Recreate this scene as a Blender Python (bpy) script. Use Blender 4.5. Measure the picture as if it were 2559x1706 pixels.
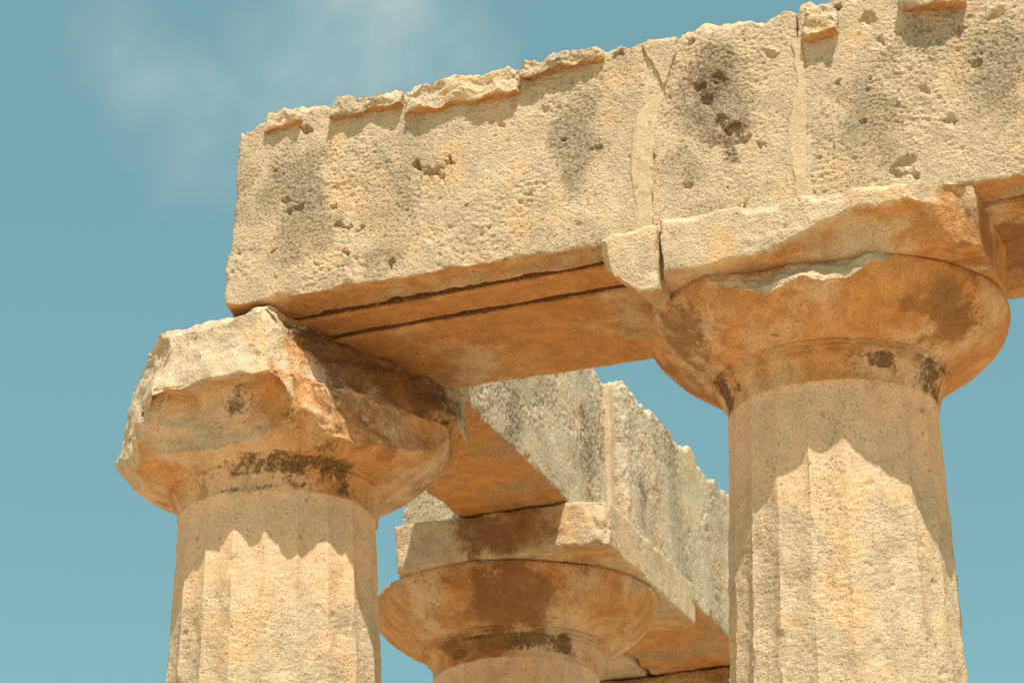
import bpy, math, random
import numpy as np
from mathutils import Matrix, Vector

S = bpy.context.scene
for o in list(bpy.data.objects):
    bpy.data.objects.remove(o)

# ------------------------------------------------------------------ camera
OZ = 9.1                                   # height of the shaft tops above the ground by the camera
CAM = (8.5891, -18.7829, -7.5157 + OZ)
YAW, PIT, ROL = 0.3488, 0.3977, -0.0138
Fv = Vector((-math.sin(YAW)*math.cos(PIT), math.cos(YAW)*math.cos(PIT), math.sin(PIT)))
Rt = Vector((math.cos(YAW), math.sin(YAW), 0)); Up = Rt.cross(Fv)
c_, s_ = math.cos(ROL), math.sin(ROL)
R2 = c_*Rt + s_*Up; U2 = -s_*Rt + c_*Up
cam = bpy.data.objects.new('camera', bpy.data.cameras.new('camera'))
S.collection.objects.link(cam)
m = Matrix((R2, U2, -Fv)).transposed().to_4x4(); m.translation = CAM
cam.matrix_world = m
cam.data.sensor_width = 36; cam.data.lens = 7837.07/2559*36
cam.data.clip_start = 0.1; cam.data.clip_end = 4000
S.camera = cam

# ------------------------------------------------------------------ sky and sun
SUN_AZ, SUN_EL = math.radians(32), math.radians(63.5)     # azimuth from -Y towards +X
sd = Vector((math.sin(SUN_AZ)*math.cos(SUN_EL), -math.cos(SUN_AZ)*math.cos(SUN_EL), math.sin(SUN_EL)))
W = bpy.data.worlds.new('World'); S.world = W; W.use_nodes = True
nt = W.node_tree; nt.nodes.clear()
def N(t, typ, **k):
    n = t.nodes.new(typ)
    for a, v in k.items(): setattr(n, a, v)
    return n
out = N(nt, 'ShaderNodeOutputWorld'); bg = N(nt, 'ShaderNodeBackground')
sky = N(nt, 'ShaderNodeTexSky', sky_type='NISHITA', sun_disc=False)
sky.sun_elevation = SUN_EL
sky.sun_rotation = math.atan2(sd.x, sd.y)
sky.altitude = 80; sky.air_density = 1.0; sky.dust_density = 1.2; sky.ozone_density = 1.0
tint = N(nt, 'ShaderNodeMix', data_type='RGBA', blend_type='MULTIPLY')
tint.inputs[0].default_value = 1
SKY_TINT = (0.835, 1.09, 0.77, 1)            # the photograph's teal film stock
tint.inputs[7].default_value = SKY_TINT
nt.links.new(sky.outputs[0], tint.inputs[6])
# thin high cirrus: soft wisps by direction, torn by noise, thinner ones over the rest of the sky
tc = N(nt, 'ShaderNodeTexCoord')
def wn(scale, det, dist):
    n = N(nt, 'ShaderNodeTexNoise'); n.inputs['Scale'].default_value = scale; n.inputs['Detail'].default_value = det; n.inputs['Roughness'].default_value = .5; n.inputs['Distortion'].default_value = dist
    nt.links.new(tc.outputs['Generated'], n.inputs[0]); return n.outputs[0]
def wr(v, a, b, lo, hi):
    n = N(nt, 'ShaderNodeMapRange'); n.interpolation_type = 'SMOOTHSTEP'
    for i, x in enumerate((a, b, lo, hi)): n.inputs[i+1].default_value = x
    nt.links.new(v, n.inputs[0]); return n.outputs[0]
def wm(op, a, b):
    n = N(nt, 'ShaderNodeMath', operation=op)
    for i, x in enumerate((a, b)):
        if isinstance(x, (int, float)): n.inputs[i].default_value = x
        else: nt.links.new(x, n.inputs[i])
    return n.outputs[0]
warp = wn(20, 5, .2); tear = wr(wn(30, 5, .25), .30, .70, .35, 1)
acc = wr(wn(5.0, 5, .6), .58, .85, 0, .7)
for d, rad, st in [((-.4147, .7803, .4682), .030, .55), ((-.4060, .7895, .4600), .034, .7), ((-.3955, .7990, .4530), .032, .7), ((-.3378, .8131, .4741), .044, 1.35), ((-.3505, .8113, .4679), .040, 1.1),
                   ((-.3331, .8199, .4656), .034, .8), ((-.3691, .8060, .4627), .036, .7), ((-.3802, .8003, .4636), .022, .4), ((-.3900, .8040, .4480), .03, .5)]:
    v = N(nt, 'ShaderNodeVectorMath', operation='DISTANCE'); v.inputs[1].default_value = Vector(d).normalized(); nt.links.new(tc.outputs['Generated'], v.inputs[0])
    acc = wm('MAXIMUM', acc, wr(wm('ADD', v.outputs['Value'], wm('MULTIPLY', wm('SUBTRACT', warp, .5), .055)), rad*1.05, 0, 0, st))
class _C: pass
cr = _C(); cr.outputs = [wm('MULTIPLY', wm('MULTIPLY', acc, tear), .50)]
veil = N(nt, 'ShaderNodeMix', data_type='RGBA'); veil.inputs[0].default_value = .45; veil.inputs[7].default_value = (1.20, 2.42, 2.70, 1)   # even thin haze of a summer sky
nt.links.new(tint.outputs[2], veil.inputs[6])
cmix = N(nt, 'ShaderNodeMix', data_type='RGBA')
cmix.inputs[7].default_value = (3.6, 4.0, 3.75, 1)
nt.links.new(cr.outputs[0], cmix.inputs[0]); nt.links.new(veil.outputs[2], cmix.inputs[6])
nt.links.new(cmix.outputs[2], bg.inputs[0]); bg.inputs[1].default_value = 0.125
nt.links.new(bg.outputs[0], out.inputs[0])

sl = bpy.data.lights.new('sun', 'SUN'); sl.energy = 4.55; sl.angle = math.radians(0.53); sl.color = (1.0, 0.93, 0.82)
so = bpy.data.objects.new('sun', sl); S.collection.objects.link(so)
so.rotation_euler = (-sd).to_track_quat('-Z', 'Y').to_euler(); so.location = (20, -30, 60)
S.cycles.max_bounces = 6; S.cycles.diffuse_bounces = 4
S.view_settings.view_transform = 'Standard'; S.view_settings.look = 'None'
S.view_settings.exposure = 0.46; S.view_settings.gamma = 1.0; S.view_settings.use_curve_mapping = False

# ------------------------------------------------------------------ noise
_r = np.random.default_rng(7)
PERM = np.concatenate([_r.permutation(256)]*3).astype(np.int32)
G3 = _r.normal(size=(256, 3)); G3 /= np.linalg.norm(G3, axis=1)[:, None]
RND = _r.random((256, 4))
GT = np.ascontiguousarray(G3.T.astype(np.float32))
def perlin(p, seed=0):
    p = (p + seed*17.31).astype(np.float32)
    fl = np.floor(p); f = p-fl; i = fl.astype(np.int32) & 255
    u = f*f*f*(f*(f*6-15)+10)
    X = (PERM[i[:, 0]], PERM[(i[:, 0]+1) & 255]); fx = (f[:, 0], f[:, 0]-1); fy = (f[:, 1], f[:, 1]-1); fz = (f[:, 2], f[:, 2]-1)
    iy = (i[:, 1], (i[:, 1]+1) & 255); iz = (i[:, 2], (i[:, 2]+1) & 255)
    ax = []
    for dx in (0, 1):
        ay = []
        for dy in (0, 1):
            xy = PERM[X[dx]+iy[dy]]; az = []
            for dz in (0, 1):
                h = PERM[xy+iz[dz]]
                az.append(GT[0][h]*fx[dx]+GT[1][h]*fy[dy]+GT[2][h]*fz[dz])
            ay.append(az[0]+(az[1]-az[0])*u[:, 2])
        ax.append(ay[0]+(ay[1]-ay[0])*u[:, 1])
    return (ax[0]+(ax[1]-ax[0])*u[:, 0])*1.5
def fbm(p, fr, octv=3, seed=0, gain=.5):
    a, s = 1., 0
    for k in range(octv):
        s = s + a*perlin(p*fr, seed+k*3); fr *= 2.03; a *= gain
    return s
RT = np.ascontiguousarray(RND.T.astype(np.float32))
def pits(p, cell, prob, seed, rlo=.2, rhi=.5):
    q = (p/cell + seed*9.7).astype(np.float32)
    fl = np.floor(q); f = q-fl; i = fl.astype(np.int32) & 255
    best = np.zeros(len(p), np.float32)
    for dx in (-1, 0, 1):
        hx = PERM[(i[:, 0]+dx) & 255]
        for dy in (-1, 0, 1):
            hy = PERM[hx+((i[:, 1]+dy) & 255)]
            for dz in (-1, 0, 1):
                h = PERM[hy+((i[:, 2]+dz) & 255)]
                rad = PR[h]*(rhi-rlo)+rlo
                d2 = (f[:, 0]-dx-RT[0][h])**2+(f[:, 1]-dy-RT[1][h])**2+(f[:, 2]-dz-RT[2][h])**2
                v = (1-d2/(rad*rad))*np.where(RT[3][h] < prob, rad/rhi, 0)
                np.maximum(best, v, out=best)
    return best
PR = (RND[PERM[np.arange(256)+37], 0]**2).astype(np.float32)
def sst(a, b, x):
    t = np.clip((x-a)/(b-a), 0, 1); return t*t*(3-2*t)

# ------------------------------------------------------------------ materials
def stone_material(name, cream=(.575, .440, .290), cream2=(.475, .365, .240), bump=1.0):
    M = bpy.data.materials.new(name); M.use_nodes = True
    t = M.node_tree; t.nodes.clear(); L = t.links.new
    o = N(t, 'ShaderNodeOutputMaterial'); b = N(t, 'ShaderNodeBsdfPrincipled')
    b.inputs['Roughness'].default_value = .93; b.inputs['Specular IOR Level'].default_value = .15
    L(b.outputs[0], o.inputs[0])
    g = N(t, 'ShaderNodeNewGeometry')
    def noise(scale, det=4, rough=.6, dist=0):
        n = N(t, 'ShaderNodeTexNoise'); n.inputs['Scale'].default_value = scale; n.inputs['Detail'].default_value = det
        n.inputs['Roughness'].default_value = rough; n.inputs['Distortion'].default_value = dist
        L(g.outputs['Position'], n.inputs['Vector']); return n.outputs[0]
    def rng(v, a, b_, lo=0, hi=1):
        n = N(t, 'ShaderNodeMapRange'); n.interpolation_type = 'SMOOTHSTEP'
        for i, x in enumerate((a, b_, lo, hi)): n.inputs[i+1].default_value = x
        L(v, n.inputs[0]); return n.outputs[0]
    def math_(op, a, b_):
        n = N(t, 'ShaderNodeMath', operation=op)
        for i, x in enumerate((a, b_)):
            if isinstance(x, (int, float)): n.inputs[i].default_value = x
            else: L(x, n.inputs[i])
        return n.outputs[0]
    def mix(f, a, b_):
        n = N(t, 'ShaderNodeMix', data_type='RGBA')
        for i, x in ((0, f), (6, a), (7, b_)):
            if isinstance(x, tuple): n.inputs[i].default_value = (*x, 1)
            elif isinstance(x, (int, float)): n.inputs[i].default_value = x
            else: L(x, n.inputs[i])
        return n.outputs[2]
    def attr(a):
        n = N(t, 'ShaderNodeAttribute'); n.attribute_name = a; return n.outputs['Fac']
    fine = noise(38, 4, .65); mid = noise(7, 3, .6, .4); spk = noise(75, 1, .5)
    col = mix(rng(mid, .38, .66), cream, cream2)
    col = mix(rng(attr('ochre'), .1, .6, 0, .5), col, (.70, .44, .22))        # faint ochre clouds in the stone, plus a warm lift on shaded shaft tops
    col = mix(rng(fine, .5, .75, 0, .5), col, (.64, .51, .35))
    col = mix(math_('MULTIPLY', attr('smooth'), .75), col, mix(rng(mid, .35, .65), (.78, .51, .325), (.69, .455, .29)))     # dressed skin, made paler and pinker to brighten the shaded shaft tops
    # break every deposit up by the fine grain so that it has a ragged outline
    def broken(a, k=.55):
        v = math_('ADD', attr(a), math_('MULTIPLY', math_('SUBTRACT', fine, .5), k*2))
        v = math_('ADD', v, math_('MULTIPLY', math_('SUBTRACT', mid, .5), k*1.2))
        return v
    col = mix(rng(broken('stain', .35), .22, .80), col, mix(rng(mid, .35, .65), (.57, .285, .105), (.45, .215, .078)))
    lsp = noise(46, 3, .6)
    col = mix(rng(math_('ADD', attr('lichen'), math_('MULTIPLY', math_('SUBTRACT', mid, .5), .7)), .05, .95, 0, .78), col, mix(rng(mid, .35, .65), (.30, .238, .155), (.37, .30, .205)))
    col = mix(rng(math_('ADD', lsp, math_('MULTIPLY', attr('lichen'), .16)), .60, .70, 0, .85), col, mix(rng(fine, .4, .6), (.17, .125, .075), (.29, .225, .145)))
    col = mix(rng(broken('crust_and_shade', .85), .30, .95, 0, .88), col, mix(rng(spk, .35, .65), (.060, .036, .020), (.19, .105, .052)))  # dark crust, and the shade painted inside the soffit gaps
    col = mix(rng(broken('brown', .5), .28, .85, 0, .85), col, mix(rng(fine, .35, .65), (.20, .095, .036), (.31, .155, .062)))
    col = mix(rng(attr('mortar'), .4, .6), col, mix(rng(fine, .35, .7), (.53, .40, .25), (.60, .46, .295)))
    # scattered brown pebbles and shells in the limestone
    vo = N(t, 'ShaderNodeTexVoronoi'); vo.inputs['Scale'].default_value = 9; L(g.outputs['Position'], vo.inputs['Vector'])
    keep = N(t, 'ShaderNodeSeparateColor'); L(vo.outputs['Color'], keep.inputs[0])
    pe = math_('MULTIPLY', rng(math_('ADD', vo.outputs['Distance'], math_('MULTIPLY', math_('SUBTRACT', fine, .5), .5)), .13, .22, 1, 0), rng(keep.outputs[0], .80, .82))
    col = mix(math_('MULTIPLY', pe, .6), col, (.36, .205, .11))
    gr = noise(135, 1, .5)
    hs = N(t, 'ShaderNodeMix', data_type='RGBA', blend_type='MULTIPLY'); hs.inputs[0].default_value = 1
    gv = rng(gr, .25, .75, .74, 1.24); cg = N(t, 'ShaderNodeCombineColor')
    for i in range(3): L(gv, cg.inputs[i])
    L(col, hs.inputs[6]); L(cg.outputs[0], hs.inputs[7])
    L(hs.outputs[2], b.inputs['Base Color'])
    # relief too fine for the mesh
    v2 = N(t, 'ShaderNodeTexVoronoi'); v2.inputs['Scale'].default_value = 42; L(g.outputs['Position'], v2.inputs['Vector'])
    hgt = math_('ADD', math_('MULTIPLY', noise(60, 3, .7), 1.0), math_('MULTIPLY', rng(v2.outputs['Distance'], .05, .5), .55))
    hgt = math_('MULTIPLY', hgt, math_('SUBTRACT', 1.0, math_('MULTIPLY', attr('smooth'), .8)))
    bp = N(t, 'ShaderNodeBump'); bp.inputs['Strength'].default_value = .7*bump; bp.inputs['Distance'].default_value = .010
    L(hgt, bp.inputs['Height']); L(bp.outputs[0], b.inputs['Normal'])
    return M
STONE = stone_material('weathered_limestone')
PALE = stone_material('weathered_grey_limestone', (.57, .475, .335), (.48, .40, .285))

# ------------------------------------------------------------------ building helpers
def things_children(o): return list(o.children)
def thing(name, label, cat, loc, group=None):
    o = bpy.data.objects.new(name, None); S.collection.objects.link(o)
    o.empty_display_size = .3
    o.location = (loc[0], loc[1], loc[2]+OZ); o['label'] = label; o['category'] = cat
    if group: o['group'] = group
    return o
def origin_of(o):
    while o.parent is not None: o = o.parent
    return np.array(o.location) - (0, 0, OZ)
def link_mesh(name, V, Q, mat, parent=None, origin=None, attrs=None, tris=None, sharp=50):
    """V in temple coordinates; stored relative to the origin of its thing"""
    if parent is not None: origin = origin_of(parent)
    V = V - np.asarray(origin)
    me = bpy.data.meshes.new(name)
    k = Q.shape[1]
    me.vertices.add(len(V)); me.vertices.foreach_set('co', V.astype(np.float32).ravel())
    me.loops.add(Q.size); me.loops.foreach_set('vertex_index', Q.astype(np.int32).ravel())
    me.polygons.add(len(Q)); me.polygons.foreach_set('loop_start', np.arange(0, Q.size, k, dtype=np.int32))
    me.update(calc_edges=True); me.validate()
    me.polygons.foreach_set('use_smooth', np.ones(len(me.polygons), bool))
    me.set_sharp_from_angle(angle=math.radians(sharp))
    for a, v in (attrs or {}).items():
        at = me.attributes.new(a, 'FLOAT', 'POINT'); at.data.foreach_set('value', np.asarray(v, np.float32))
    me.materials.append(mat)
    o = bpy.data.objects.new(name, me); S.collection.objects.link(o)
    if parent is not None: o.parent = parent
    else: o.location = (origin[0], origin[1], origin[2]+OZ)
    return o
def axis(lo, hi, step, fine=None, coarse=None):
    """grid line positions; inside the window fine=(a,b) at step, elsewhere at the coarse step"""
    if fine is None: return np.linspace(lo, hi, max(2, int(round((hi-lo)/step))+1))
    a, b = max(lo, fine[0]), min(hi, fine[1]); r = []
    if a > lo: r += list(np.linspace(lo, a, max(2, int((a-lo)/coarse)+1))[:-1])
    r += list(np.linspace(a, b, max(2, int(round((b-a)/step))+1)))
    if b < hi: r += list(np.linspace(b, hi, max(2, int((hi-b)/coarse)+1))[1:])
    return np.array(r)
def box_grid(xs, ys, zs):
    nx, ny, nz = len(xs), len(ys), len(zs)
    on = np.zeros((nx, ny, nz), bool)
    on[0] = on[-1] = True; on[:, 0] = on[:, -1] = True; on[:, :, 0] = on[:, :, -1] = True
    idx = np.full((nx, ny, nz), -1, np.int64); idx[on] = np.arange(on.sum())
    I = np.argwhere(on)
    V = np.stack([xs[I[:, 0]], ys[I[:, 1]], zs[I[:, 2]]], -1)
    Q = []
    def quads(A, flip):
        a, b, c, d = A[:-1, :-1], A[1:, :-1], A[1:, 1:], A[:-1, 1:]
        q = np.stack([a, b, c, d], -1).reshape(-1, 4)
        Q.append(q[:, ::-1] if flip else q)
    quads(idx[:, :, 0], True); quads(idx[:, :, -1], False)
    quads(idx[:, 0, :], False); quads(idx[:, -1, :], True)
    quads(idx[0], True); quads(idx[-1], False)
    return V, np.concatenate(Q)
def rough(V, n, seed, big=.012, mid=.008, fine=.004, pit=.012, pitcell=.055, pitprob=.45, mask=None):
    reg = sst(-.3, .4, fbm(V, 1.9, 2, seed+31))                 # some areas are weathered, others keep their dressed skin
    d = big*fbm(V, 1.7, 2, seed) + mid*fbm(V, 9, 2, seed+5)*(.4+.6*reg) + fine*fbm(V*np.array([.8, .8, 1.25]), 38, 2, seed+11)*(.45+.75*reg)
    if pit:
        d -= pit*pits(V, pitcell, pitprob, seed)*(0.3+1.0*reg) + 1.5*pit*pits(V, pitcell*2.7, .22, seed+2, .1, .3)
        d -= pit*.8*pits(V, pitcell*.55, pitprob, seed+4, .25, .55)*(.15+.85*reg)
    if mask is not None: d = d*mask
    return V + n*d[:, None]
def rock_box(xs, ys, zs, seed, edge=(.015, .07), edgefr=4, shape=None, after=None, **kw):
    """a squared stone with worn edges: rounded by an uneven radius, then roughened; shape() cuts it first"""
    V, Q = box_grid(xs, ys, zs)
    lo = np.array([xs[0], ys[0], zs[0]]); hi = np.array([xs[-1], ys[-1], zs[-1]])
    e = np.clip(.5+fbm(V, edgefr, 3, seed+50), 0, 1)**1.5
    Rr = (edge[0]+(edge[1]-edge[0])*e)[:, None]
    Rr = np.minimum(Rr, (hi-lo).min()*.45)
    inn = np.clip(V, lo+Rr, hi-Rr); v = V-inn
    n = v/np.linalg.norm(v, axis=1)[:, None]
    P = inn+n*Rr
    if shape is not None: P, n = shape(P, n, V)
    mask = kw.pop('mask', None)
    P = rough(P, n, seed, mask=mask(V, n) if mask else None, **kw)
    if after is not None: P = after(P, n, V)
    return P, Q, n, V
def cut(P, o, nn, seed=0, amp=.02, fr=5):
    nn = np.asarray(nn, float); nn /= np.linalg.norm(nn)
    s = (P-np.asarray(o)) @ nn + amp*fbm(P, fr, 3, seed)
    s = np.maximum(s, 0)
    return P - nn*s[:, None], s > 0
def revolve(prof, nang, radial=None, center=(0, 0, 0)):
    """prof: (k,2) array of z, radius"""
    k = len(prof); th = np.arange(nang)*2*math.pi/nang
    Z = np.repeat(prof[:, 0], nang); Rr = np.repeat(prof[:, 1], nang); T = np.tile(th, k)
    if radial is not None: Rr = Rr+radial(Z, T)
    V = np.stack([center[0]+Rr*np.cos(T), center[1]+Rr*np.sin(T), center[2]+Z], -1)
    i = np.arange(k-1)[:, None]*nang; j = np.arange(nang)[None]; j2 = (j+1) % nang
    Q = np.stack([i+j, i+j2, i+nang+j2, i+nang+j], -1).reshape(-1, 4)
    dz = np.gradient(prof[:, 0]); dr = np.gradient(prof[:, 1]); l = np.hypot(dz, dr)+1e-9
    nr = np.repeat(dz/l, nang); nz = np.repeat(-dr/l, nang)
    n = np.stack([nr*np.cos(T), nr*np.sin(T), nz], -1)
    return V, Q, n, Z, T
def resample(pts, step):
    pts = np.array(pts, float); d = np.r_[0, np.cumsum(np.hypot(*np.diff(pts, axis=0).T))]
    t = np.linspace(0, d[-1], int(d[-1]/step)+1)
    return np.stack([np.interp(t, d, pts[:, 0]), np.interp(t, d, pts[:, 1])], -1)
def spots(P, lst):
    """soft ellipsoidal patches: centre, radii, strength"""
    v = np.zeros(len(P))
    if not lst: return v
    P = P+.16*np.stack([fbm(P, 4, 3, 401), fbm(P, 4, 3, 403), fbm(P, 4, 3, 405)], -1)
    for c, r, s in lst:
        d = np.linalg.norm((P-np.array(c))/np.array(r), axis=1)
        v = np.maximum(v, s*(1-sst(.25, 1.15, d)))
    return v
def deposits(P, n, seed, stain=0., lichen=0., crust_and_shade=0., smooth=0., spot_l=(), spot_c=(), spot_s=(), spot_b=(), brown=-.5, down=.0):
    """per-point amounts of the three mineral and lichen deposits on the stone"""
    a = {}
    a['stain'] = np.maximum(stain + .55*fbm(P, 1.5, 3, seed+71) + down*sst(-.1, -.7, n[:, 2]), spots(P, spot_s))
    a['lichen'] = np.maximum(lichen + .6*fbm(P*np.array([1, 1, .55]), 1.6, 3, seed+81), spots(P, spot_l) + .15*fbm(P, 5, 2, seed+3))
    a['crust_and_shade'] = np.maximum(crust_and_shade + .7*fbm(P, 2.2, 4, seed+91), spots(P, spot_c) + .25*fbm(P, 5, 2, seed+8))
    a['brown'] = np.maximum(brown + .6*fbm(P*np.array([.45, 1, 1]), 2.2, 4, seed+95), spots(P, spot_b) + .15*fbm(P, 6, 2, seed+18))
    a['ochre'] = fbm(P, 2.6, 3, seed+61)
    a['smooth'] = np.full(len(P), smooth); a['mortar'] = np.zeros(len(P))
    return a

# ------------------------------------------------------------------ measures (metres; z = 0 at the shaft tops)
R, H1, H2, HB, SX, SY = 1.22, .64, 1.036, 1.435, 4.0, 4.83
YF = -.955
FLOOR = -6.5

# ------------------------------------------------------------------ ground and platform
def simple_material(name, c1, c2, scale):
    M = bpy.data.materials.new(name); M.use_nodes = True; t = M.node_tree; b = t.nodes['Principled BSDF']
    g = N(t, 'ShaderNodeNewGeometry'); n = N(t, 'ShaderNodeTexNoise'); n.inputs['Scale'].default_value = scale; n.inputs['Detail'].default_value = 6
    t.links.new(g.outputs['Position'], n.inputs['Vector'])
    r = N(t, 'ShaderNodeValToRGB'); r.color_ramp.elements[0].position = .35; r.color_ramp.elements[1].position = .65
    r.color_ramp.elements[0].color = (*c1, 1); r.color_ramp.elements[1].color = (*c2, 1)
    t.links.new(n.outputs[0], r.inputs[0]); t.links.new(r.outputs[0], b.inputs['Base Color'])
    b.inputs['Roughness'].default_value = .95
    bp = N(t, 'ShaderNodeBump'); bp.inputs['Distance'].default_value = .05; t.links.new(n.outputs[0], bp.inputs['Height']); t.links.new(bp.outputs[0], b.inputs['Normal'])
    return M
EARTH = simple_material('dry_earth', (.47, .315, .18), (.60, .425, .26), .8)
gx = np.array(list(np.linspace(-1500, -60, 14)) + list(np.linspace(-50, 50, 81)) + list(np.linspace(60, 1500, 14)))
GX, GY = np.meshgrid(gx, gx, indexing='ij')
gp = np.stack([GX.ravel(), GY.ravel(), np.zeros(GX.size)], -1)
gp[:, 2] = -9.1 + .18*fbm(gp, .15, 3, 4) + .05*fbm(gp, .9, 2, 9)
ii = np.arange(len(gx)-1)[:, None]*len(gx)+np.arange(len(gx)-1)[None]
gq = np.stack([ii, ii+len(gx), ii+len(gx)+1, ii+1], -1).reshape(-1, 4)
o = link_mesh('ground', gp, gq, EARTH, origin=(0, 0, 0)); o['kind'] = 'structure'
plat = thing('temple_platform', 'stepped limestone platform under the temple columns', 'platform', (4, 6, -9.1)); plat['kind'] = 'thing'
for k, (gapo, z0, z1) in enumerate([(2.6, -9.3, -8.45), (2.1, -8.45, -7.8), (1.6, -7.8, -7.15), (1.15, -7.15, FLOOR)]):
    P, Q, n, V0 = rock_box(axis(-gapo, 16+gapo, .5), axis(-gapo, 18+gapo, .5), np.array([z0, (z0+z1)/2, z1-.03, z1]), 300+k, edge=(.02, .03), big=.01, mid=.004, fine=0, pit=0)
    link_mesh('step', P, Q, STONE, plat, attrs=deposits(P, n, 300+k, -.2, -.1, -.4))

# ------------------------------------------------------------------ columns
ECH = [(-.02, .55), (-.021, .68), (-.02, .694), (.03, .697), (.09, .715), (.145, .742), (.215, .782), (.26, .870), (.31, .960), (.37, 1.045), (.43, 1.110), (.49, 1.158), (.55, 1.190), (.60, 1.205), (.635, 1.200), (.655, 1.15), (.66, .55)]
ECH1 = [(-.02, .55), (-.021, .68), (-.02, .694), (.03, .697), (.09, .715), (.145, .742), (.19, .790), (.225, .880), (.27, .980), (.32, 1.060), (.38, 1.125), (.45, 1.172), (.53, 1.200), (.60, 1.208), (.635, 1.200), (.655, 1.15), (.66, .55)]
def column(label, x, y, dz, seed, shaft_shape=None, ech_shape=None, aba_shape=None, aba_top=H2, aba_kw=None, ech_dep=None, aba_dep=None, sh_dep=None, detail=1.0, group='doric columns of the ruined temple', mat=STONE, ech_prof=ECH, neck=()):
    t = thing('doric_column', label, 'column', (x, y, FLOOR), group); t['kind'] = 'thing'
    # shaft with twenty worn flutes
    top, bot = dz-.012, FLOOR
    zs = np.r_[np.arange(bot, -2.6, .12), np.arange(-2.6, top-.012, .0105/detail), top-.006, top]
    rad = .686+(.90-.686)*np.clip((top-zs)/(top-bot), 0, 1)**.86
    nang = int(20*26*detail)
    def flute(Z, T):
        ph = (T*20/(2*math.pi)) % 1.0
        q = np.stack([x+np.cos(T), y+np.sin(T), Z], -1)
        return -.028*(1+.55*fbm(q, 2.4, 2, seed+77))*(np.abs(np.sin(ph*math.pi)))**.8*sst(top+.02, top-.10, Z)
    V, Q, n, Z, T = revolve(np.stack([zs, rad], -1), nang, flute, (x, y, 0))
    worn = sst(top-.35, top-1.0, V[:, 2])            # the neck keeps its tooled surface, lower down it is weathered
    d = .006*fbm(V, 2, 2, seed) + (.003+.006*worn)*fbm(V*np.array([1, 1, .6]), 8, 2, seed+2) + (.0015+.0032*worn)*fbm(V*np.array([.6, .6, 1.5]), 30, 2, seed+4) \
        - (.004+.012*worn)*pits(V, .07, .35, seed)*sst(-.3, .3, fbm(V, 2.2, 2, seed+6)) - .02*worn*pits(V, .16, .16, seed+1, .12, .3)
    V = V+n*d[:, None]
    e = sst(.1, .5, fbm(V, 3.2, 2, seed+9))*sst(top, top-.15, V[:, 2])   # chipped arrises
    cen = np.array([x, y]); rr = np.linalg.norm(V[:, :2]-cen, axis=1)
    base = np.repeat(rad, nang)-.012; lim = np.where(e > 0, base+(1-e)*.03, 9)
    k = np.minimum(1, lim/rr); V[:, :2] = cen+(V[:, :2]-cen)*k[:, None]
    if shaft_shape: V = shaft_shape(V, n)
    dep = deposits(V, n, seed, **(sh_dep or dict(stain=-.08, lichen=-.30, crust_and_shade=-.55)))
    dep['smooth'] = .75*(1-worn); dep['ochre'] = dep['ochre']+.55*(1-worn)  # shaft top tinted warm and pale to brighten its shade
    link_mesh('shaft', V, Q, mat, t, attrs=dep)
    def neck_crust(V, dep):                            # black crust that has settled round the neck rings
        azm = np.degrees(np.arctan2(V[:, 0]-x, -(V[:, 1]-y))); zr = V[:, 2]-dz
        for a0, a1, z0_, z1_, st in neck:
            b_ = sst(a0-9, a0+9, azm)*sst(a1+9, a1-9, azm)*sst(z0_-.02, z0_+.02, zr)*sst(z1_+.02, z1_-.02, zr)
            dep['crust_and_shade'] = np.maximum(dep['crust_and_shade'], b_*st + .55*fbm(V, 7, 4, seed+66, .6)*(b_ > .05))
    # echinus with neck and annulets
    pr = resample(ech_prof, .0105/detail); pr[:, 0] += dz
    V, Q, n, Z, T = revolve(pr, int(620*detail), None, (x, y, 0))
    if ech_shape: V, n, lit = ech_shape(V, n)
    else: lit = np.zeros(len(V))
    V = rough(V, n, seed+20, big=.016, mid=.006, fine=.0028, pit=.007, pitcell=.06, pitprob=.3, mask=1+1.6*lit)
    dep = deposits(V, n, seed+20, **(ech_dep or dict(stain=.62, lichen=-.25, crust_and_shade=-.22)))
    neck_crust(V, dep)
    dep['smooth'] = .35*(1-lit); dep['stain'] = np.where(lit > .5, np.minimum(dep['stain'], .05), dep['stain']); dep['crust_and_shade'] = np.where(lit > .5, np.minimum(dep['crust_and_shade'], 0), dep['crust_and_shade'])
    ech = link_mesh('echinus', V, Q, mat, t, attrs=dep)
    for k in range(3):                                 # three worn annulets round the neck
        za, ra = .152+.029*k, .742+.0185*k
        pr2 = np.array([(za-.009, ra-.012), (za-.008, ra+.008), (za+.002, ra+.013), (za+.007, ra+.012), (za+.009, ra-.010)]); pr2[:, 0] += dz
        V, Q, n, Z, T = revolve(pr2, int(300*detail), None, (x, y, 0))
        q = V.copy(); wear = .010*sst(-.05, .45, fbm(q, 3.5, 3, seed+k)) + .004*fbm(q, 16, 2, seed+9)
        V = V - n*np.array([1, 1, 0])*wear[:, None] + .012*fbm(q, 1.7, 2, seed+20)[:, None]*n
        da = deposits(V, n, seed+20, **(ech_dep or dict(stain=.62, lichen=-.25, crust_and_shade=-.22))); neck_crust(V, da)
        link_mesh('annulet', V, Q, mat, ech, attrs=da)
    # abacus
    z0, z1 = H1+dz+.006, aba_top-.006
    st = .0125/detail
    kw = dict(edge=(.012, .06), big=.014, mid=.007, fine=.004, pit=.010)
    kw.update(aba_kw or {})
    P, Q, n, V0 = rock_box(axis(x-R, x+R, st), axis(y-R, y+R, st*1.4), axis(z0, z1, st), seed+40, shape=aba_shape, **kw)
    dep = deposits(P, n, seed+40, **(aba_dep or dict(stain=.1, lichen=-.1, crust_and_shade=-.3, down=.6)))
    link_mesh('abacus', P, Q, mat, t, attrs=dep)
    return t

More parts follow.
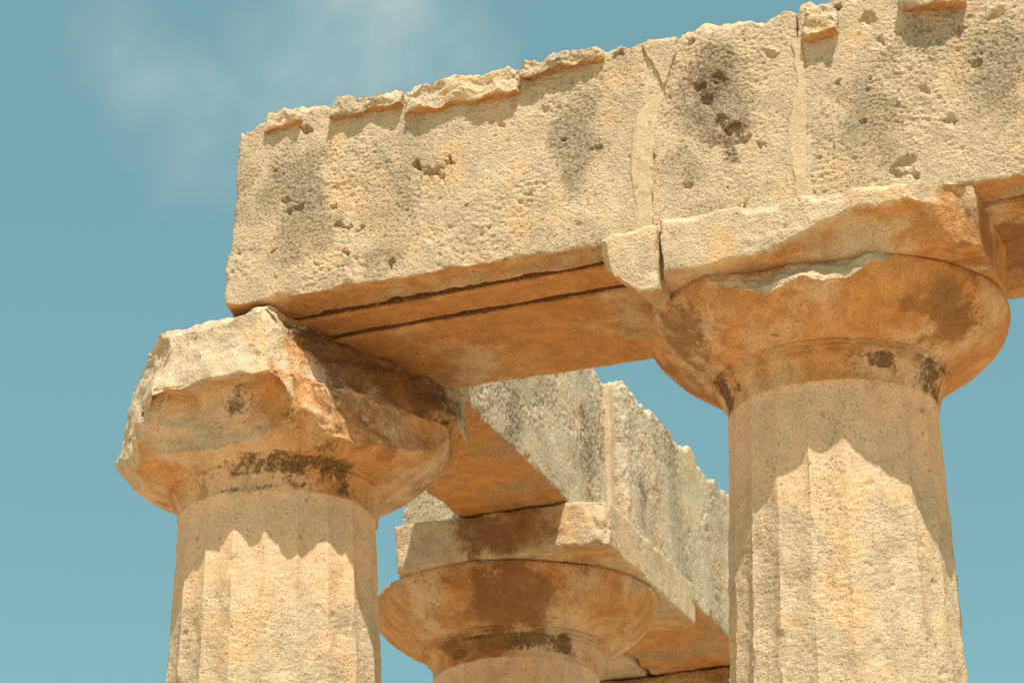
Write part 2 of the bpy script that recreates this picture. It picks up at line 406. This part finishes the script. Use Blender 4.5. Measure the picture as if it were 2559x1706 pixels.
# corner column on the left: its front left corner and the right front corner of the abacus have broken away
BREAK = ((.50, -.90, .70), (.88, -.45, .13))
FRONT = ((0, -1.03, .70), (-.06, -1, .22))
LEFT = ((-.44, -1.0, .60), (-.76, -.60, .22))
FRONT_E = ((0, -.93, .40), (-.05, -1, -.12)); BREAK_E = ((.53, -.90, .70), (.88, -.45, .15))
def c1_ech(V, n):
    lit = np.zeros(len(V))
    for o, nn, am in [(*LEFT, .03), ((-.45, -1.05, -.10), (-.75, -.35, -.55), .03)]:
        nn = np.array(nn)/np.linalg.norm(nn)
        V, hit = cut(V, o, nn, 62, .055, 2.6); lit = np.maximum(lit, hit*1.); n = np.where(hit[:, None], nn, n)
    for o, nn in [FRONT_E, BREAK_E]:
        nn = np.array(nn)/np.linalg.norm(nn)
        V, hit = cut(V, o, nn, 62, .055, 2.6); n = np.where(hit[:, None], nn, n)
    return V, n, lit
def c1_aba(P, n, V0):
    for o, nn, am in [(*LEFT, .03), (*FRONT, .03),
                      ((.423, -.595, 1.0), (.82, -.28, .50), .04), (*BREAK, .03), ((.0, -1.02, .90), (-.1, -.5, .87), .03), ((-.2, -1.10, .45), (0, -.7, -.7), .015),
                      ((1.0, .6, .60), (.75, .1, -.65), .04), ((1.02, .9, .8), (.9, .3, 0), .04)]:
        nn = np.array(nn)/np.linalg.norm(nn)
        P, hit = cut(P, o, nn, 62, .055, 2.6); n = np.where(hit[:, None], nn, n)
    return P, n
column('left doric column with a broken capital, under the end of the architrave', 0, 0, -.194, 11, ech_shape=c1_ech, aba_shape=c1_aba, ech_prof=ECH1, aba_kw=dict(big=.022, mid=.013, fine=.005, pit=.012), neck=[(-8, 70, .08, .20, .78), (20, 80, .0, .10, .5), (-12, 60, -.02, .02, .5)],
       ech_dep=dict(stain=.50, lichen=-.30, crust_and_shade=.02, spot_b=[((.85, -.45, .30), (.5, .6, .45), .6), ((.9, .5, .3), (.5, .6, .5), .6)], spot_c=[((.55, -.55, .0), (.3, .3, .2), .55), ((.75, -.85, .35), (.45, .35, .3), .6), ((.2, -1.05, .25), (.2, .3, .25), .5)]), aba_dep=dict(stain=-.05, lichen=-.2, crust_and_shade=-.35, down=.5, spot_c=[((.62, -.80, .65), (.16, .25, .25), .7), ((.70, -.40, .85), (.55, .8, .5), 1.2), ((.9, .5, .8), (.4, .8, .4), 1.1)], spot_b=[((.8, 0, .75), (.6, 1.0, .5), .9)], spot_s=[((.9, .3, .6), (.5, .9, .5), .6), ((.5, -1.0, .5), (.25, .3, .15), .6), ((.58, -.85, .75), (.22, .3, .4), .8)]))

# column on the right, abacus undercut on its front, rim of the echinus broken
def c2_ech(V, n):
    rim = np.array((.05, -.80, .60)); rim /= np.linalg.norm(rim)
    V, hit = cut(V, (SX+.30, -1.085, .535), rim, 71, .05, 3.5)
    front = hit & (V[:, 1] < -.75)
    n = np.where(hit[:, None], rim, n)
    return V, n, front*1.
def c2_aba(P, n, V0):
    x, y, z = P.T
    fr = sst(-.7, -1.1, y)
    # the lower right of the front face has flaked away and leans inwards
    line = np.minimum(.66+(x-3.80)*.32, .90)+.03*fbm(P, 3, 3, 77)
    dep_ = (.10*sst(0, .05, line-z)+np.clip(line-z, 0, 1)*.5)*sst(3.5, 4.1, x)
    dep_ = np.minimum(dep_, .34)*fr
    P = P.copy(); P[:, 1] += dep_
    n = n.copy(); n[:, 2] -= 1.0*((dep_ > .01) & (n[:, 1] < -.3)); n /= np.linalg.norm(n, axis=1)[:, None]
    for o, nn, am in [((3.20, -1.1, .7), (-.9, -.35, 0), .02), ((3.05, .45, .8), (-.80, .60, -.1), .04), ((5.02, .25, .8), (.78, .62, -.1), .04), ((4.86, -1.2, .9), (.62, -.78, -.12), .03), ((4.9, -1.2, 1.0), (.1, -.5, .85), .03), ((4.0, -1.19, 1.03), (0, -.75, .66), .05)]:
        nn = np.array(nn)/np.linalg.norm(nn)
        P, hit = cut(P, o, nn, 73, am, 4); n = np.where(hit[:, None], nn, n)
    return P, n
c2 = column('right doric column with a wide capital, standing before the blue sky', SX, 0, 0, 12, ech_shape=c2_ech, aba_shape=c2_aba, neck=[(28, 48, .06, .16, .85), (62, 95, -.02, .2, .8), (-70, -42, -.02, .22, .75), (20, 40, -.02, .03, .5)],
       ech_dep=dict(stain=.66, lichen=-.35, crust_and_shade=-.15, spot_b=[((3.22, -.70, .38), (.36, .42, .34), .85), ((3.05, -.1, .3), (.3, .5, .5), .7), ((4.92, -.62, .34), (.32, .5, .40), .95), ((4.1, -.98, .45), (.3, .25, .16), .45)], spot_c=[((3.3, -.75, .35), (.4, .4, .3), .55), ((5.0, -.6, .3), (.35, .5, .4), .55), ((4.6, -.5, .3), (.1, .1, .1), .1)]),
       aba_dep=dict(stain=-.05, lichen=-.25, crust_and_shade=-.4, down=.55, spot_s=[((5.05, -.85, .72), (.5, .6, .3), 1.0), ((5.2, 0, .8), (.3, 1.3, .5), .9)], spot_b=[((5.2, -.6, .8), (.25, .7, .4), .8)], spot_c=[((5.1, -1.2, .75), (.2, .3, .2), .8)]))
# cracked off corner of its abacus
def frag_shape(P, n, V0):
    for o, nn in [((2.87, -1.2, .80), (-.85, -.35, -.15)), ((3.0, -1.2, .62), (-.62, .10, -.75)), ((2.95, -1.15, .99), (-.2, -.5, .85))]:
        nn = np.array(nn)/np.linalg.norm(nn)
        P, hit = cut(P, o, nn, 78, .03, 6); n = np.where(hit[:, None], nn, n)
    return P, n
P, Q, n, V0 = rock_box(axis(2.79, 3.19, .009), axis(-1.20, -.70, .012), axis(.55, 1.02, .009), 79, edge=(.02, .06), shape=frag_shape, big=.012, mid=.012, fine=.005, pit=.008)
o = link_mesh('abacus_fragment', P, Q, STONE, c2, attrs=deposits(P, n, 79, -.15, -.3, -.5, down=.7)); o['label'] = 'cracked corner of the abacus'

# column behind, its front left and right corners broken
def c3_aba(P, n, V0):
    for o, nn, am in [((-.60, 3.7, .8), (-.93, -.30, -.08), .03), ((1.14, 3.66, .85), (.6, -.75, .25), .05)]:
        nn = np.array(nn)/np.linalg.norm(nn)
        P, hit = cut(P, o, nn, 83, am, 4); n = np.where(hit[:, None], nn, n)
    return P, n
dep3 = dict(ech_dep=dict(stain=.6, lichen=-.3, crust_and_shade=-.16, spot_b=[((.30, 3.95, .42), (.60, .5, .45), 1.0), ((-.1, 4.2, .1), (.6, .4, .2), .7)], spot_c=[((.25, 3.8, .45), (.5, .4, .36), .62), ((0, 4.13, .08), (.6, .3, .12), .62)]), aba_dep=dict(stain=.0, lichen=-.2, crust_and_shade=-.35, down=.5, spot_b=[((.35, 3.6, .85), (.65, .3, .35), .8)], spot_c=[((.25, 3.6, .85), (.45, .3, .3), .62)]))
column('doric column in the gap behind the left and right columns', 0, SY, 0, 13, aba_shape=c3_aba, neck=[(-35, 62, .03, .17, .75)], detail=.8, **dep3)
column('farthest doric column, only its dark abacus showing under the rear beam', 0, 2*SY, 0, 14, detail=.45, ech_dep=dict(stain=.6, lichen=-.3, crust_and_shade=0), aba_dep=dict(stain=.3, lichen=-.2, crust_and_shade=.1, brown=.6, down=.4))

# ------------------------------------------------------------------ front architrave
def bt(x0, x1, y0, y1, z0, z1, seed, name, label, step=(.007, .0125, .007), fx=None, shape=None, dep=None, mat=STONE, group=None, gap_shade_z=None, **kw):
    P, Q, n, V0 = rock_box(axis(x0, x1, step[0], fx, .06), axis(y0, y1, step[1]), axis(z0, z1, step[2]), seed, shape=shape, **kw)
    d = deposits(P, n, seed, **(dep or {}))
    if gap_shade_z is not None: d['crust_and_shade'] = np.where((n[:, 1] < -.6) & (P[:, 2] > gap_shade_z+.006*fbm(P, 5, 3, 7)), 1.3, d['crust_and_shade'])  # shade of the soffit gap painted black on the beam's front face
    o = link_mesh(name, P, Q, mat, origin=((x0+x1)/2, (y0+y1)/2, z0), attrs=d)
    o['label'] = label; o['category'] = 'stone block'
    if group: o['group'] = group
    return o
TOP = H2+HB
HOLES = [(1.442, 1.856, .045, .07), (1.52, 1.805, .035, .05), (1.57, 1.77, .04, .05), (1.60, 1.81, .03, .04), (1.664, 1.855, .026, .06), (1.52, 1.86, .025, .03), (1.62, 1.72, .03, .03), (.60, 2.29, .045, .08),
         (.92, 1.30, .025, .04), (.86, 1.50, .035, .03), (.93, 1.49, .03, .03), (1.02, 1.46, .022, .03), (.83, 1.66, .02, .03), (.56, 1.70, .035, .035), (.50, 1.66, .03, .03), (.46, 1.75, .03, .03), (.38, 1.40, .02, .03), (.70, 1.25, .025, .02),
         (1.25, 1.15, .03, .05), (2.48, 1.863, .022, .03), (2.74, 1.75, .03, .04), (2.25, 1.5, .02, .03), (1.95, 1.3, .02, .03), (2.05, 2.05, .03, .03), (2.35, 2.1, .035, .025), (2.90, 2.40, .03, .05), (1.8, 1.5, .02, .03),
         (3.42, 2.42, .03, .05), (3.66, 1.70, .06, .04), (3.58, 1.78, .05, .04), (3.74, 1.62, .05, .04), (3.46, 2.08, .06, .03), (3.58, 2.12, .05, .03), (3.36, 1.36, .04, .03), (3.85, 1.55, .03, .03), (3.95, 2.2, .04, .04), (3.50, 1.95, .045, .035),
         (4.80, 1.264, .06, .04), (4.74, 1.20, .06, .05), (4.84, 1.20, .045, .05), (4.42, 2.44, .03, .07), (4.62, 2.36, .05, .05), (4.55, 1.62, .035, .04), (4.95, 1.75, .04, .03), (5.2, 2.15, .05, .04), (5.3, 1.9, .04, .03), (5.1, 1.5, .04, .03), (5.45, 2.2, .07, .03), (4.4, 1.9, .035, .03), (5.0, 2.2, .04, .03), (4.68, 2.15, .04, .03)]
def holes(P, n, V0):
    fr = V0[:, 1] < YF+1e-6
    F = V0[fr]; w = F+.034*np.stack([fbm(F, 11, 4, 501, .6), fbm(F, 11, 4, 502, .6), fbm(F, 11, 4, 503, .6)], -1)
    d = np.zeros(len(F))
    for x, z, r, k in HOLES:
        q = ((w[:, 0]-x)**2+(1.15*(w[:, 2]-z))**2)/r**2
        d = np.maximum(d, .85*k*np.clip(1-q, 0, 1)**.7)
    P = P.copy(); P[fr, 1] += d
    return P
FACE = dict(after=holes, edge=(.010, .06), big=.014, mid=.006, fine=.0055, pit=.0115, pitcell=.046, pitprob=.45)
def ragged_top(P, n, V0, seed, amp=.085):
    up = sst(TOP-.22, TOP-.02, V0[:, 2])
    q = V0.copy(); q[:, 2] = 0
    P = P.copy(); P[:, 2] += up*amp*(fbm(q, 2.6, 4, seed, .6)-.25)
    return P, n
def a1_shape(P, n, V0):
    P, n = ragged_top(P, n, V0, 111)
    back = sst(-.75, -.66, V0[:, 1]); P[:, 1] += back*(.085-.045*V0[:, 0]+.016*fbm(np.stack([V0[:, 0], 0*V0[:, 0], 0*V0[:, 0]], -1), 3, 3, 119))
    P[:, 2] -= .11*sst(.30, .04, V0[:, 0])*sst(TOP-.3, TOP-.02, V0[:, 2])
    # left end: leans, with a step a third of the way up
    le = sst(.25, .0, V0[:, 0]); P[:, 0] += le*(.06*(V0[:, 2]-H2)/HB - .0) + le*.035*sst(1.40, 1.46, V0[:, 2])
    # hollow groove below the first piece of the lip
    return P, n
SOFF = dict(spot_l=[((.55, YF, 1.80), (.36, .3, .55), 1.05), ((.62, YF, 1.48), (.45, .3, .28), .9), ((.15, YF, 1.9), (.15, .3, .5), .6), ((1.3, YF, 1.55), (.25, .3, .25), .5), ((1.15, YF, 1.22), (.16, .3, .15), .9), ((2.62, YF, 1.85), (.26, .3, .55), .95), ((1.2, YF, 1.95), (.3, .3, .2), .5)])
A1 = bt(.0, 3.085, YF, -.66, H2, TOP-.02, 101, 'architrave_block', 'long pitted architrave block at the left end, above the left column', shape=a1_shape, dep=dict(stain=-.30, lichen=.12, crust_and_shade=-.55, down=1.0, **SOFF), **FACE)
A2 = bt(3.092, 4.128, YF, -.66, H2, TOP+.03, 102, 'architrave_block', 'short dark stained architrave block between two mortar joints', shape=lambda P, n, V0: ragged_top(P, n, V0, 112),
   dep=dict(stain=-.25, lichen=.12, crust_and_shade=-.5, down=1.0, spot_l=[((3.55, YF, 2.0), (.38, .3, .46), 1.15), ((3.3, YF, 1.5), (.25, .3, .25), .7)], spot_c=[((3.68, YF, 1.70), (.24, .3, .22), .75), ((3.50, YF, 2.0), (.28, .3, .30), .6)]), **FACE)
A3 = bt(4.136, 8.05, YF, -.66, H2, TOP+.06, 103, 'architrave_block', 'grey pitted architrave block at the right edge, above the right column', fx=(4.136, 6.1), shape=lambda P, n, V0: ragged_top(P, n, V0, 113),
   dep=dict(stain=-.25, lichen=.24, crust_and_shade=-.5, down=1.0, spot_l=[((4.6, YF, 1.6), (.35, .3, .5), .8), ((5.4, YF, 1.8), (.4, .3, .5), .95), ((4.9, YF, 2.1), (.3, .3, .25), .7)]), **FACE)
SOF = dict(edge=(.006, .02), big=.010, mid=.004, fine=.0025, pit=.006)
def skew(k0, k1, y0, y1):
    def f(P, n, V0):
        P = P.copy(); t = (V0[:, 1]-y0)/(y1-y0); P[:, 1] += (1-t)*(-k0*V0[:, 0]) + t*(-k1*V0[:, 0]); return P, n
    return f
bt(.03, 3.98, -.545, -.250, H2-.03, TOP-.1, 104, 'architrave_block', 'narrow middle beam in the soffit between two dark gaps', step=(.02, .0125, .01), gap_shade_z=H2-.006, shape=skew(.045, .042, -.545, -.250), dep=dict(stain=.8, lichen=-.5, crust_and_shade=-.45, smooth=.35, brown=.02), **SOF)
bt(.02, 3.99, -.218, .88, H2-.066, TOP-.05, 105, 'architrave_block', 'wide rear beam forming the back of the orange soffit', step=(.016, .016, .012), gap_shade_z=H2-.036, shape=skew(.042, .0, -.218, .88), dep=dict(stain=.75, lichen=-.4, crust_and_shade=-.30, smooth=.3, brown=.08), edge=(.006, .03), big=.014, mid=.006, fine=.004, pit=.008)
bt(4.05, 8.05, -.63, .9, H2-.02, TOP-.05, 106, 'architrave_block', 'backing beam with a dark crusted soffit right of the right capital', step=(.03, .02, .05), dep=dict(stain=.65, lichen=-.4, crust_and_shade=.12, smooth=.4, spot_b=[((5.7, .1, 1.0), (1.1, 1.0, .4), 1.0)]), **SOF)

# ------------------------------------------------------------------ what is left of the projecting lip along the top
def lip(parent, x0, x1, zb0, zb1, zt, proj, seed, end=.03, dep=None):
    def shp(P, n, V0):
        t = (V0[:, 0]-x0)/(x1-x0)
        lowz = sst(zt-.02, min(zb0, zb1), V0[:, 2])
        P = P.copy(); P[:, 2] += lowz*(zb0+(zb1-zb0)*t-min(zb0, zb1))
        q = V0.copy(); q[:, 2] = 0
        P[:, 2] += (1-lowz)*.07*(fbm(q, 4.5, 4, seed, .6)-.35) + lowz*.03*fbm(q, 6, 3, seed+4, .6)
        P[:, 1] += sst(YF, YF-proj, V0[:, 1])*(.03*fbm(V0*np.array([1, 1, 1.2]), 5, 3, seed+1)+.008)
        for sx, o in ((-1, x0+.03), (1, x1-.03)): P, hit = cut(P, (o, YF-proj*.6, zt-.05), (sx*.8, -.5, .35), seed+sx, .03, 8)
        P, hit = cut(P, ((x0+x1)/2, YF-proj*.8, zt-.03), (0, -.70, .72), seed, .035, 7)
        return P, n
    P, Q, n, V0 = rock_box(axis(x0, x1, .009), axis(YF-proj, YF+.12, .009), axis(min(zb0, zb1), zt, .009), seed, edge=(.006, .04), edgefr=8, shape=shp, big=.012, mid=.006, fine=.0055, pit=.012)
    d = deposits(P, n, seed, **(dep or dict(stain=-.35, lichen=.35, crust_and_shade=-.4)))
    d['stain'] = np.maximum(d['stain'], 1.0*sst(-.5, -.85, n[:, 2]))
    return link_mesh('lip_fragment', P, Q, STONE, parent, attrs=d)
lip(A1, .30, .585, 2.29, 2.32, 2.46, .072, 201)
lip(A1, .80, 1.345, 2.305, 2.31, 2.47, .072, 202)
lip(A1, 1.365, 2.19, 2.235, 2.25, 2.475, .072, 203)
lip(A1, 2.20, 2.80, 2.355, 2.39, 2.51, .072, 204)
lip(A3, 4.175, 4.42, 2.245, 2.265, 2.50, .09, 205)
lip(A3, 4.84, 5.27, 2.34, 2.31, 2.56, .10, 206)

# ------------------------------------------------------------------ mortar in the joints of the front
def plate(name, parent, left, right, y, thick, seed, mat=STONE):
    """a troweled filling between two outlines given as (x, z) from top to bottom"""
    L = np.array(left, float); Rg = np.array(right, float)
    zt, zb = max(L[0, 1], Rg[0, 1]), min(L[-1, 1], Rg[-1, 1])
    zz = np.linspace(zt, zb, int((zt-zb)/.012)+2); nu = 26
    xl = np.interp(-zz, -L[:, 1], L[:, 0]); xr = np.interp(-zz, -Rg[:, 1], Rg[:, 0])
    q = np.stack([zz*0, zz*0+seed, zz], -1)
    xl = xl+.02*fbm(q, 9, 3, seed); xr = xr+.02*fbm(q, 9, 3, seed+2)
    u = np.linspace(0, 1, nu)
    X = xl[:, None]*(1-u)+xr[:, None]*u; Zz = np.repeat(zz[:, None], nu, 1)
    ed = np.minimum(1, np.minimum(u, 1-u)*8)[None]
    Y = y+.02*(1-ed)**2+0*X
    F = np.stack([X.ravel(), Y.ravel(), Zz.ravel()], -1)
    F[:, 1] += .010*fbm(F, 3, 2, seed)+.003*fbm(F, 16, 2, seed+1)
    B = F.copy(); B[:, 1] = y+thick
    i = np.arange(len(zz)-1)[:, None]*nu+np.arange(nu-1)[None]
    fq = np.stack([i, i+nu, i+nu+1, i+1], -1).reshape(-1, 4)
    m = len(F); ring = np.r_[np.arange(nu), np.arange(1, len(zz))*nu+nu-1, (len(zz)-1)*nu+np.arange(nu-2, -1, -1), np.arange(len(zz)-2, 0, -1)*nu]
    rn = np.roll(ring, -1)
    sq = np.stack([ring, rn, rn+m, ring+m], -1)
    V = np.concatenate([F, B]); Q = np.concatenate([fq, fq[:, ::-1]+m, sq])
    n = np.tile((0, -1., 0), (len(V), 1)); d = deposits(V, n, seed, -.3, -.5, -.7); d['mortar'][:] = 1; d['smooth'][:] = .75
    return link_mesh(name, V, Q, mat, parent, attrs=d)
plate('mortar_joint', A1, [(3.00, 2.46), (3.017, 2.218), (3.029, 2.02), (2.984, 1.834), (2.95, 1.65), (2.96, 1.393), (2.98, 1.207), (2.99, 1.06)],
      [(3.329, 2.47), (3.269, 2.201), (3.16, 1.931), (3.125, 1.713), (3.11, 1.498), (3.10, 1.376), (3.10, 1.06)], YF-.006, .12, 221)
plate('mortar_joint', A2, [(4.09, 2.30), (4.11, 1.971), (4.055, 1.761), (4.015, 1.581), (4.05, 1.323), (4.06, 1.06)],
      [(4.15, 2.30), (4.17, 1.865), (4.20, 1.637), (4.21, 1.477), (4.175, 1.297), (4.18, 1.06)], YF-.004, .12, 222)
def wedge_shape(P, n, V0):
    for o, nn in [((3.10, -1, 2.4), (-.92, 0, -.38)), ((3.30, -1, 2.4), (.95, 0, -.31))]:
        P, hit = cut(P, o, nn, 9, .02, 8)
    return P, n
P, Q, n, V0 = rock_box(axis(3.06, 3.33, .009), axis(YF-.02, YF+.1, .012), axis(2.10, 2.47, .009), 225, edge=(.01, .04), shape=wedge_shape, big=.01, mid=.008, fine=.004, pit=.008)
o = link_mesh('wedge_stone', P, Q, STONE, A2, attrs=deposits(P, n, 225, -.4, .35, -.5)); o['label'] = 'grey wedge shaped stone set in the mortar'

# ------------------------------------------------------------------ side architrave running back from the left column
def by(x0, x1, y0, y1, z0, z1, seed, name, label, step=(.016, .0125, .0125), fy=None, dep=None, shape=None, mat=PALE, **kw):
    P, Q, n, V0 = rock_box(axis(x0, x1, step[0]), axis(y0, y1, step[1], fy, .06), axis(z0, z1, step[2]), seed, shape=shape, **kw)
    o = link_mesh(name, P, Q, mat, origin=((x0+x1)/2, (y0+y1)/2, z0), attrs=deposits(P, n, seed, **(dep or {})))
    o['label'] = label; o['category'] = 'stone block'
    return o
SIDE = dict(edge=(.02, .10), big=.018, mid=.009, fine=.0065, pit=.013, pitcell=.055, pitprob=.5)
STAINS = [((.9, 4.2, 1.75), (.3, .32, .6), .8)]
F1 = by(-.07, .90, .90, 4.66, H2, TOP, 131, 'architrave_block', 'side architrave block running back from the left capital, orange underneath', fy=(1.2, 4.66), dep=dict(stain=-.15, lichen=.22, crust_and_shade=-.35, down=1.0, spot_l=STAINS, spot_c=[((.9, 4.15, 1.6), (.3, .22, .6), .55)]), **SIDE)
def f2s(P, n, V0): return ragged_top(P, n, V0, 133, .08)
F2 = by(.03, 1.05, 4.72, 10.7, H2, TOP+.02, 132, 'architrave_block', 'far side architrave block descending behind the right column', step=(.02, .0135, .0135), fy=(4.72, 8.0), shape=f2s, dep=dict(stain=-.15, lichen=.26, crust_and_shade=-.35, down=1.0, spot_c=[((1.05, 5.1, 1.5), (.3, .2, .5), .5)]), **SIDE)
def f3s(P, n, V0):
    for o, nn in [((-.80, 4.4, 1.4), (-.95, -.3, .1)), ((-.5, 4.4, 1.9), (-.2, -.8, .55))]:
        nn = np.array(nn)/np.linalg.norm(nn); P, hit = cut(P, o, nn, 135, .06, 4); n = np.where(hit[:, None], nn, n)
    return P, n
F3 = by(-.95, -.0, 4.35, 10.7, H2, TOP, 134, 'architrave_block', 'broken pitted end of the outer side block, beside the sky gap', step=(.012, .014, .012), fy=(4.35, 4.9), shape=f3s, dep=dict(stain=-.1, lichen=.1, crust_and_shade=-.6), **SIDE)
P, Q, n, V0 = rock_box(axis(.3, .945, .05), axis(4.60, 4.79, .012), axis(1.08, 2.42, .014), 136, edge=(.01, .03), big=.01, mid=.004, fine=.002, pit=0)
d = deposits(P, n, 136, -.3, -.4, -.7); d['mortar'][:] = 1; d['smooth'][:] = .6
link_mesh('mortar_joint', P, Q, STONE, F1, attrs=d)

# ------------------------------------------------------------------ dry grass on the ledge of the right capital
GRASS = simple_material('dry_grass', (.58, .36, .13), (.70, .48, .20), 20)
def tuft(x, y, z, h, k, seed, label):
    rg = random.Random(seed); V = []; Q = []
    for i in range(k):
        a = rg.uniform(0, 6.28); r = rg.uniform(0, .02); ln = rg.uniform(.3, .8); hh = h*rg.uniform(.5, 1); w = .0032
        bx, by_ = x+r*math.cos(a), y+r*math.sin(a); tx, ty = math.cos(a), math.sin(a)
        b = len(V)
        for s in range(4):
            t = s/3; o_ = ln*hh*t*t; ww = w*(1-t*.8)
            V += [(bx+tx*o_-ty*ww, by_+ty*o_+tx*ww, z+hh*t*(1-.25*ln*t)), (bx+tx*o_+ty*ww, by_+ty*o_-tx*ww, z+hh*t*(1-.25*ln*t))]
        for s in range(3): Q.append((b+2*s, b+2*s+1, b+2*s+3, b+2*s+2))
    o = link_mesh('dry_grass_tuft', np.array(V), np.array(Q), GRASS, origin=(x, y, z)); o['label'] = label; o['category'] = 'grass tuft'; o['kind'] = 'thing'; o['group'] = 'dry grass on the ledge'
tuft(3.60, -1.09, 1.02, .15, 34, 1, 'left tuft of dry yellow grass on the right capital ledge')
tuft(3.74, -1.09, 1.02, .19, 40, 2, 'right, taller tuft of dry yellow grass on the right capital ledge')
